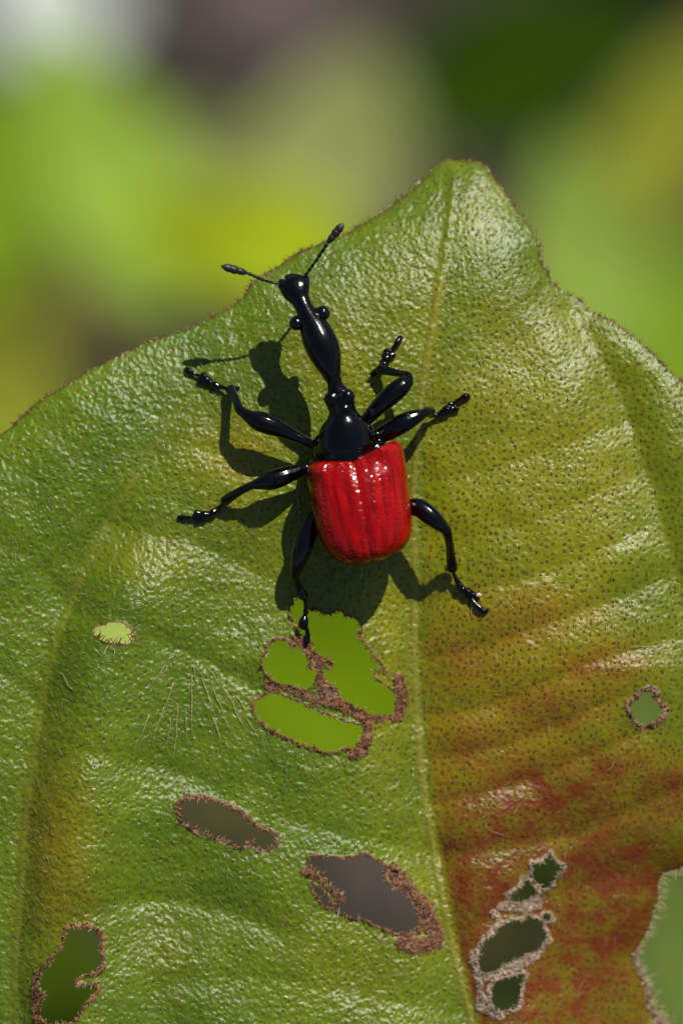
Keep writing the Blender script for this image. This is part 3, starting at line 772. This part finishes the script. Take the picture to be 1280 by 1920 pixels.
# eyes
for (x, y) in ((556, 606), (605, 587)):
    q, F = ball(x, y, B + 138, 14, 14, 14)
    obj('eye', mesh_np('eye', q, F), M_EYE, beetle)
# antennae: beaded stalk and a matt three-jointed club
def antenna(p0, p1, p2, h0, h1, h2, club):
    nodes = []
    for k in range(0 if club else 24):
        t = k / 23; x = p0[0] + (p1[0] - p0[0]) * t; y = p0[1] + (p1[1] - p0[1]) * t + 2.5 * math.sin(t * math.pi)
        nodes.append((x, y, h0 + (h1 - h0) * t, (2.1 + .7 * t) + (1.0 if k % 3 == 1 else -.25), 2.3 + (1.0 if k % 3 == 1 else -.25)))
    for t, r in ((-.02, 2.2), (.06, 3), (.14, 5), (.25, 6.6), (.33, 6.9), (.38, 6.0), (.46, 7.6), (.58, 8.2), (.64, 7.0), (.72, 7.9), (.84, 6.4), (.94, 3.8), (1, 1.6)) if club else ():
        nodes.append((p1[0] + (p2[0] - p1[0]) * t, p1[1] + (p2[1] - p1[1]) * t, h1 + (h2 - h1) * t, r, r * .8))
    return tube(nodes, 12, 3)
for a in (((526, 533), (466, 513), (415, 499), B + 118, B + 140, B + 152), ((566, 524), (613, 457), (644, 419), B + 119, B + 138, B + 146)):
    V, F = antenna(*a, club=False); st = obj('antenna', mesh_np('antenna', V, F), M_BLACK, beetle)
    V, F = antenna(*a, club=True); obj('club', mesh_np('club', V, F), M_ANT, st)

# wing cases
LE = np.array([(608, 868), (593, 866), (580, 873), (575, 888), (578, 914), (584, 950), (591, 985), (600, 1014), (615, 1038), (640, 1056), (672, 1061), (694, 1056)], float)
RE = np.array([(711, 843), (725, 831), (742, 827), (754, 838), (761, 872), (767, 922), (771, 962), (772, 992), (765, 1017), (747, 1037), (722, 1049), (698, 1055)], float)
MI = np.array([(661, 862), (662, 865), (664, 871), (667, 883), (671, 905), (677, 935), (683, 968), (688, 1000), (692, 1024), (695, 1042), (696, 1051), (696, 1055)], float)
def edge(c, v):
    k = np.linspace(0, 1, len(c)); d = catmull(c, 6); kk = np.linspace(0, 1, len(d))
    return np.stack([np.interp(v, kk, d[:, 0]), np.interp(v, kk, d[:, 1])], -1)
def elytron(sgn):
    nu, nv = 56, 90
    u = np.linspace(0, 1, nu); v = np.linspace(0, 1, nv) ** 1.35
    U, Vv = np.meshgrid(u, v)
    th = U * math.radians(128)
    s = np.abs(np.sin(th)) ** .86; c = np.sign(np.cos(th)) * np.abs(np.cos(th)) ** .72
    Mx = edge(MI, Vv); Ex = edge(LE if sgn < 0 else RE, Vv)
    lat = s
    xy = Mx + (Ex - Mx) * lat[..., None]
    front = np.clip(Vv / .2, 0, 1); rear = np.clip((1 - Vv) / .42, 0, 1)
    pv = catmull([(0, .05), (.012, .36), (.03, .56), (.07, .72), (.13, .79), (.21, .80), (.30, .87), (.39, .955), (.5, 1.0), (.62, .99), (.75, .92), (.87, .71), (.95, .42), (1, .05)], 6)
    prof = np.interp(Vv, pv[:, 0], pv[:, 1])
    H = 84 * prof
    z = zb + 86 + np.where(c > 0, H * c, 46 * c * (.25 + .75 * rear))
    sh = edge(LE if sgn < 0 else RE, np.full_like(Vv, .14)); shx = Mx[..., 0] * 0 + sh[..., 0] - sgn * 15 - 2; shy = sh[..., 1] + 11
    z -= 11 * np.exp(-(Vv / .10) ** 2) * np.exp(-(U / .30) ** 2)
    z += 14 * np.exp(-((xy[..., 0] - shx) / 20) ** 2 - ((xy[..., 1] - shy) / 20) ** 2) * (c > -.2)
    z -= 3.5 * np.exp(-(U / .022) ** 2)                                            # suture
    z -= 4 * np.exp(-((U - .22) / .12) ** 2) * np.exp(-((Vv - .3) / .09) ** 2)      # shallow dents
    z += .45 * np.cos(U * 42)
    z += 3.5 * (fbm(xy[..., 0], xy[..., 1], 42, 13, 2) - .5)
    xy[..., 0] += sgn * .4 * (U < .01)
    Vx = Parr(xy[..., 0], xy[..., 1], z).reshape(-1, 3)
    F = []
    for j in range(nv - 1):
        for i in range(nu - 1):
            a = j * nu + i; q = (a, a + 1, a + nu + 1, a + nu)
            F.append(q if sgn < 0 else q[::-1])
    me = mesh_np('wing_case', Vx, np.array(F))
    uvl = me.uv_layers.new(name='shell'); li = np.zeros(len(me.loops), np.int32); me.loops.foreach_get('vertex_index', li)
    uvs = np.stack([U.ravel()[li], Vv.ravel()[li]], 1).astype(np.float32); uvl.data.foreach_set('uv', uvs.ravel())
    o = obj('wing_case', me, M_RED, beetle)
    return o
elytron(-1); elytron(1)

# a pale grain stuck to the hind foot
me_v, me_f = ball(897, 1116, leaf_z(897, 1116) + 10, 5.5, 4.5, 4.5)
me_v = me_v + rng.normal(0, .35 / K, me_v.shape)
g = obj('pollen_grain', mesh_np('pollen_grain', me_v, me_f), M_GRAIN, None, label="tiny pale pinkish grain stuck to the beetle's hind foot", cat='grain')

# ------------------------------------------------------------------ behind the leaf: plants and ground, far out of focus
Mi = M.inverted()
GROUND_Z = -78.0                                     # world height of the soil, cm
def on_ground(px, py):
    """leaf-frame point where the view ray through a pixel meets the soil"""
    o = M @ Vector((0, 0, DIST)); d = (M @ P(px, py, 0)) - o
    t = (GROUND_Z - o.z) / d.z
    return Mi @ (o + d * t)
def at_depth(px, py, depth):
    return P(px, py, -1.5 * depth * K)

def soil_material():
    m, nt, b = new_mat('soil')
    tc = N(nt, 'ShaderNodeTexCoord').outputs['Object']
    c = mixc(nt, ramp(nt, noise(nt, .22, 5, .6, tc), .35, .65), (.012, .0095, .006), (.034, .026, .016))  # soil browns lowered throughout to stand for shaded ground
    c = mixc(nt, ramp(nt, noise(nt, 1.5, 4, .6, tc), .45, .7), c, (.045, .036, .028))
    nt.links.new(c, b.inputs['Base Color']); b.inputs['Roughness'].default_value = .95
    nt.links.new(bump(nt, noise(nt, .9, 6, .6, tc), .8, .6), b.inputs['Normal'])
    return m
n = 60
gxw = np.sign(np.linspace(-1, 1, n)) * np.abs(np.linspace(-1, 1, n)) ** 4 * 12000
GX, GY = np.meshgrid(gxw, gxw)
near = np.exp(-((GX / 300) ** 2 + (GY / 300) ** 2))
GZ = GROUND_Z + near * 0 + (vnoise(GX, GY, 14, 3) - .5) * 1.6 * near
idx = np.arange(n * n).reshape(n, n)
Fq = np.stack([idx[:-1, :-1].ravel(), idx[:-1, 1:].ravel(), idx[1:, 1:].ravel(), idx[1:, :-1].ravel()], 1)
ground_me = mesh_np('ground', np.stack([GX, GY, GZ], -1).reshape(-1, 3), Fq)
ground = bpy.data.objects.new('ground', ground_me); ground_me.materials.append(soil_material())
COL.objects.link(ground); ground['kind'] = 'structure'; ground['label'] = 'dark brown forest soil far below the leaf, shade put into its colour'

def leaf_mesh(name, L, W, curl, fold, wav):
    """leaf blade along +y, width along x, thickness included"""
    nu, nv = 9, 18
    V = []
    for lay in (0, 1):
        for j in range(nv):
            t = j / (nv - 1); w = W * (math.sin(math.pi * min(1, t ** .8)) ** .75 + .012) * (1 - .18 * t)
            for i in range(nu):
                s = i / (nu - 1) * 2 - 1
                V.append((s * w, (t - .5) * L, -curl * (t - .4) ** 2 * L - fold * (1 - abs(s)) * W * .5 + wav * W * math.sin(t * 9 + s * 2) * abs(s) - lay * .035))
    F = []
    for lay in (0, 1):
        for j in range(nv - 1):
            for i in range(nu - 1):
                a = lay * nu * nv + j * nu + i; q = (a, a + 1, a + nu + 1, a + nu)
                F.append(q if lay == 0 else q[::-1])
    o = nu * nv
    for j in range(nv - 1):
        a, b = j * nu, (j + 1) * nu; F.append((a, b, b + o, a + o)); a, b = a + nu - 1, b + nu - 1; F.append((b, a, a + o, b + o))
    return mesh_np(name, np.array(V), np.array(F))
def stalk_mesh(name, pts, r0, r1):
    C = catmull([tuple(p) for p in pts], 6); n = len(C); seg = 8
    tan = np.gradient(C, axis=0); tan /= np.linalg.norm(tan, axis=1)[:, None] + 1e-9
    s = np.cross(tan, np.array([.9, .1, .3])); s /= np.linalg.norm(s, axis=1)[:, None]; u = np.cross(tan, s)
    r = np.linspace(r0, r1, n)[:, None]; V = []; F = []
    for k in range(seg):
        a = 2 * math.pi * k / seg; V.append(C + r * (math.cos(a) * s + math.sin(a) * u))
    V = np.stack(V, 1).reshape(-1, 3)
    for i in range(n - 1):
        for k in range(seg):
            a = i * seg + k; b = i * seg + (k + 1) % seg; F.append((a, b, b + seg, a + seg))
    return mesh_np(name, V, np.array(F))

FOL = {}
def foliage(key):
    if key in FOL: return FOL[key]
    c = {'bright': (.33, .41, .012), 'green': (.15, .25, .012), 'dark': (.030, .068, .0015), 'olive': (.23, .26, .085), 'pale': (.55, .58, .56), 'yellowolive': (.20, .22, .02), 'sage': (.105, .155, .028), 'deep': (.050, .085, .003),
         'lime': (.25, .37, .045), 'mid': (.115, .19, .0012), 'litter': (.085, .078, .030), 'mauve': (.115, .090, .085), 'hot': (.40, .50, .10), 'leafgreen': (.21, .30, .045)}[key]
    FOL[key] = simple_mat(key + '_foliage', tuple(x * .8 for x in c), tuple(min(1, x * 1.2) for x in c), .5, .7, (2, .3, .05), .05, 0, .2)
    return FOL[key]
# (pixel x, y, depth cm, length px, width px (half), turn deg, tilt x, tilt y, colour)
PLANTS = [
 ('lime green broad-leaved plant far behind the leaf tip, out of focus', (420, 2300), [
   (200, 300, 28, 640, 150, 25, 0, 0, 'lime'), (-20, 330, 33, 520, 150, -20, 0, 0, 'green'), (450, 450, 24, 480, 130, 80, 0, 0, 'bright'), (-10, 740, 21, 420, 130, 30, 0, 0, 'yellowolive'), (10, 560, 34, 340, 120, -15, 10, 0, 'yellowolive')]),
 ('olive broad-leaved plant blurred above the long-necked beetle', (700, 2500), [
   (630, 280, 30, 460, 175, -20, 0, 0, 'olive'), (370, 330, 36, 360, 130, 40, 0, 0, 'olive')]),
 ('dark green shrub blurred beside the leaf tip', (1250, 2400), [
   (1010, 110, 38, 560, 170, -70, 20, 0, 'dark'), (1270, 230, 30, 620, 120, -35, 0, 0, 'yellowolive'), (1090, 470, 25, 480, 140, 10, 0, 0, 'leafgreen'), (1300, 600, 26, 420, 140, -20, 0, 0, 'green')]),
 ('bright green undergrowth plant showing through the chewed holes', (700, 3000), [
   (590, 1260, 22, 620, 230, 40, 0, 0, 'mid'), (205, 1190, 22, 300, 130, 80, 0, 0, 'hot'), (1215, 1340, 24, 340, 130, 10, 10, 0, 'sage'), (1275, 1760, 26, 560, 130, 10, 0, 0, 'sage'), (975, 1900, 26, 300, 120, 60, 0, 0, 'sage'),
   (1010, 1640, 26, 260, 90, 0, 20, 10, 'dark'), (120, 1840, 26, 440, 150, 10, 10, 0, 'deep')]),
]
for label, (sx, sy), leaves in PLANTS:
    g0 = on_ground(sx, sy)
    root = empty('undergrowth_plant', g0, label, 'plant', None)
    deps = [at_depth(l[0], l[1], l[2] + 3) for l in leaves]
    topc = sum(deps, Vector()) / len(deps); topc = topc + Vector((0, -1.5, -2))
    stem_pts = [g0, g0.lerp(topc, .4) + Vector((.4, 0, 0)), g0.lerp(topc, .75), topc]
    obj('stem', stalk_mesh('stem', stem_pts, .22, .1), M_STALK, root)
    for px, py, dep, L, W, turn, tx, ty, colr in leaves:
        k = (DIST + 1.5 * dep) / DIST / K
        c = at_depth(px, py, dep)
        me = leaf_mesh('leaf_blade', L * k, W * k, .12, .25, .06)
        o = bpy.data.objects.new('leaf_blade', me); me.materials.append(foliage(colr))
        link(o, root)
        o.matrix_parent_inverse = Matrix.Translation(-root.location)
        R = Matrix.Rotation(math.radians(turn), 4, 'Z') @ Matrix.Rotation(math.radians(-12 + tx), 4, 'X') @ Matrix.Rotation(math.radians(6 + ty), 4, 'Y')
        o.matrix_basis = Matrix.Translation(c) @ R
        bpt = (Matrix.Translation(c) @ R) @ Vector((0, -L * k * .5, -.1 * L * k * .25))
        a = stem_pts[2].lerp(topc, random.random())
        pts = [a, a.lerp(bpt, .5) + Vector((0, 0, .4)), bpt]
        obj('leaf_stalk', stalk_mesh('leaf_stalk', pts, .07, .05), M_STALK, root)
# more of the same undergrowth on the soil to either side
made = None
for gxp in (-78, -52, -28, 30, 55, 82):
    for gyp in (-6, 34, 78):
        wx_, wy_ = gxp + random.uniform(-8, 8), gyp + random.uniform(-8, 8)
        base = Mi @ Vector((wx_, wy_, GROUND_Z + .2))
        root = empty('undergrowth_plant', base, 'low broad-leaved green plant growing from the soil away from the chewed leaf', 'plant', 'undergrowth on the surrounding soil')
        spin = Mi.to_3x3().to_4x4() @ Matrix.Rotation(random.uniform(0, 6.28), 4, 'Z')
        if made is None:
            st_me = stalk_mesh('stem', [(0, 0, -.5), (.3, .1, 6), (-.2, .2, 12), (.1, 0, 17)], .35, .15)
            lf_me = [leaf_mesh('leaf_blade', L_, W_, .25, .25, .06) for L_, W_ in ((15, 5), (18, 6.5), (13, 4.5))]
            for q, cl in zip(lf_me, ('green', 'lime', 'olive')): q.materials.append(foliage(cl))
            st_me.materials.append(M_STALK); made = True
        o = bpy.data.objects.new('stem', st_me); link(o, root); o.matrix_basis = spin
        for q in range(9):
            o = bpy.data.objects.new('leaf_blade', lf_me[(q + int(gyp)) % 3]); link(o, root)
            hgt = 4 + q * 1.5; yaw = q * 2.4
            o.matrix_basis = spin @ Matrix.Translation((0, 0, hgt)) @ Matrix.Rotation(yaw, 4, 'Z') @ Matrix.Rotation(math.radians(18), 4, 'X') @ Matrix.Translation((0, 7.2, 0))
# fallen leaves on the soil
FALL = [((80, 45), 360, 150, 20, 'pale', 'whitish fallen leaf lying on the soil past the lime plant'),  # whitish blade colour, varied slightly by noise
        ((480, 70), 380, 150, 70, 'mauve', 'dull mauve brown fallen leaf on the soil above the olive plant'),
        ((240, 620), 460, 160, -70, 'litter', 'brown fallen leaf on the soil beside the yellow olive foliage'),
        ((720, 1680), 260, 100, 40, 'mauve', 'mauve brown fallen leaf on the soil seen through a chewed hole by the midrib'),
        ((440, 1545), 300, 130, 70, 'litter', 'brown fallen leaf on the soil seen through the oval chewed hole'),
        ((950, 1745), 300, 140, 10, 'litter', 'tan fallen leaf on the soil seen through the pale-rimmed holes')]
for (px, py), L, W, turn, colr, label in FALL:
    c = on_ground(px, py); k = (DIST - c.z) / DIST / K
    me = leaf_mesh('fallen_leaf', L * k, W * k, .08, .15, .08); me.materials.append(foliage(colr))
    o = bpy.data.objects.new('fallen_leaf', me); link(o, None, label, 'leaf', None)
    o.matrix_basis = Matrix.Translation(c) @ Mi.to_3x3().to_4x4() @ Matrix.Translation((0, 0, 1.2)) @ Matrix.Rotation(math.radians(turn), 4, 'Z')

# leaf frame -> world for every thing (children follow)
for o in ROOTS:
    o.matrix_basis = M @ o.matrix_basis
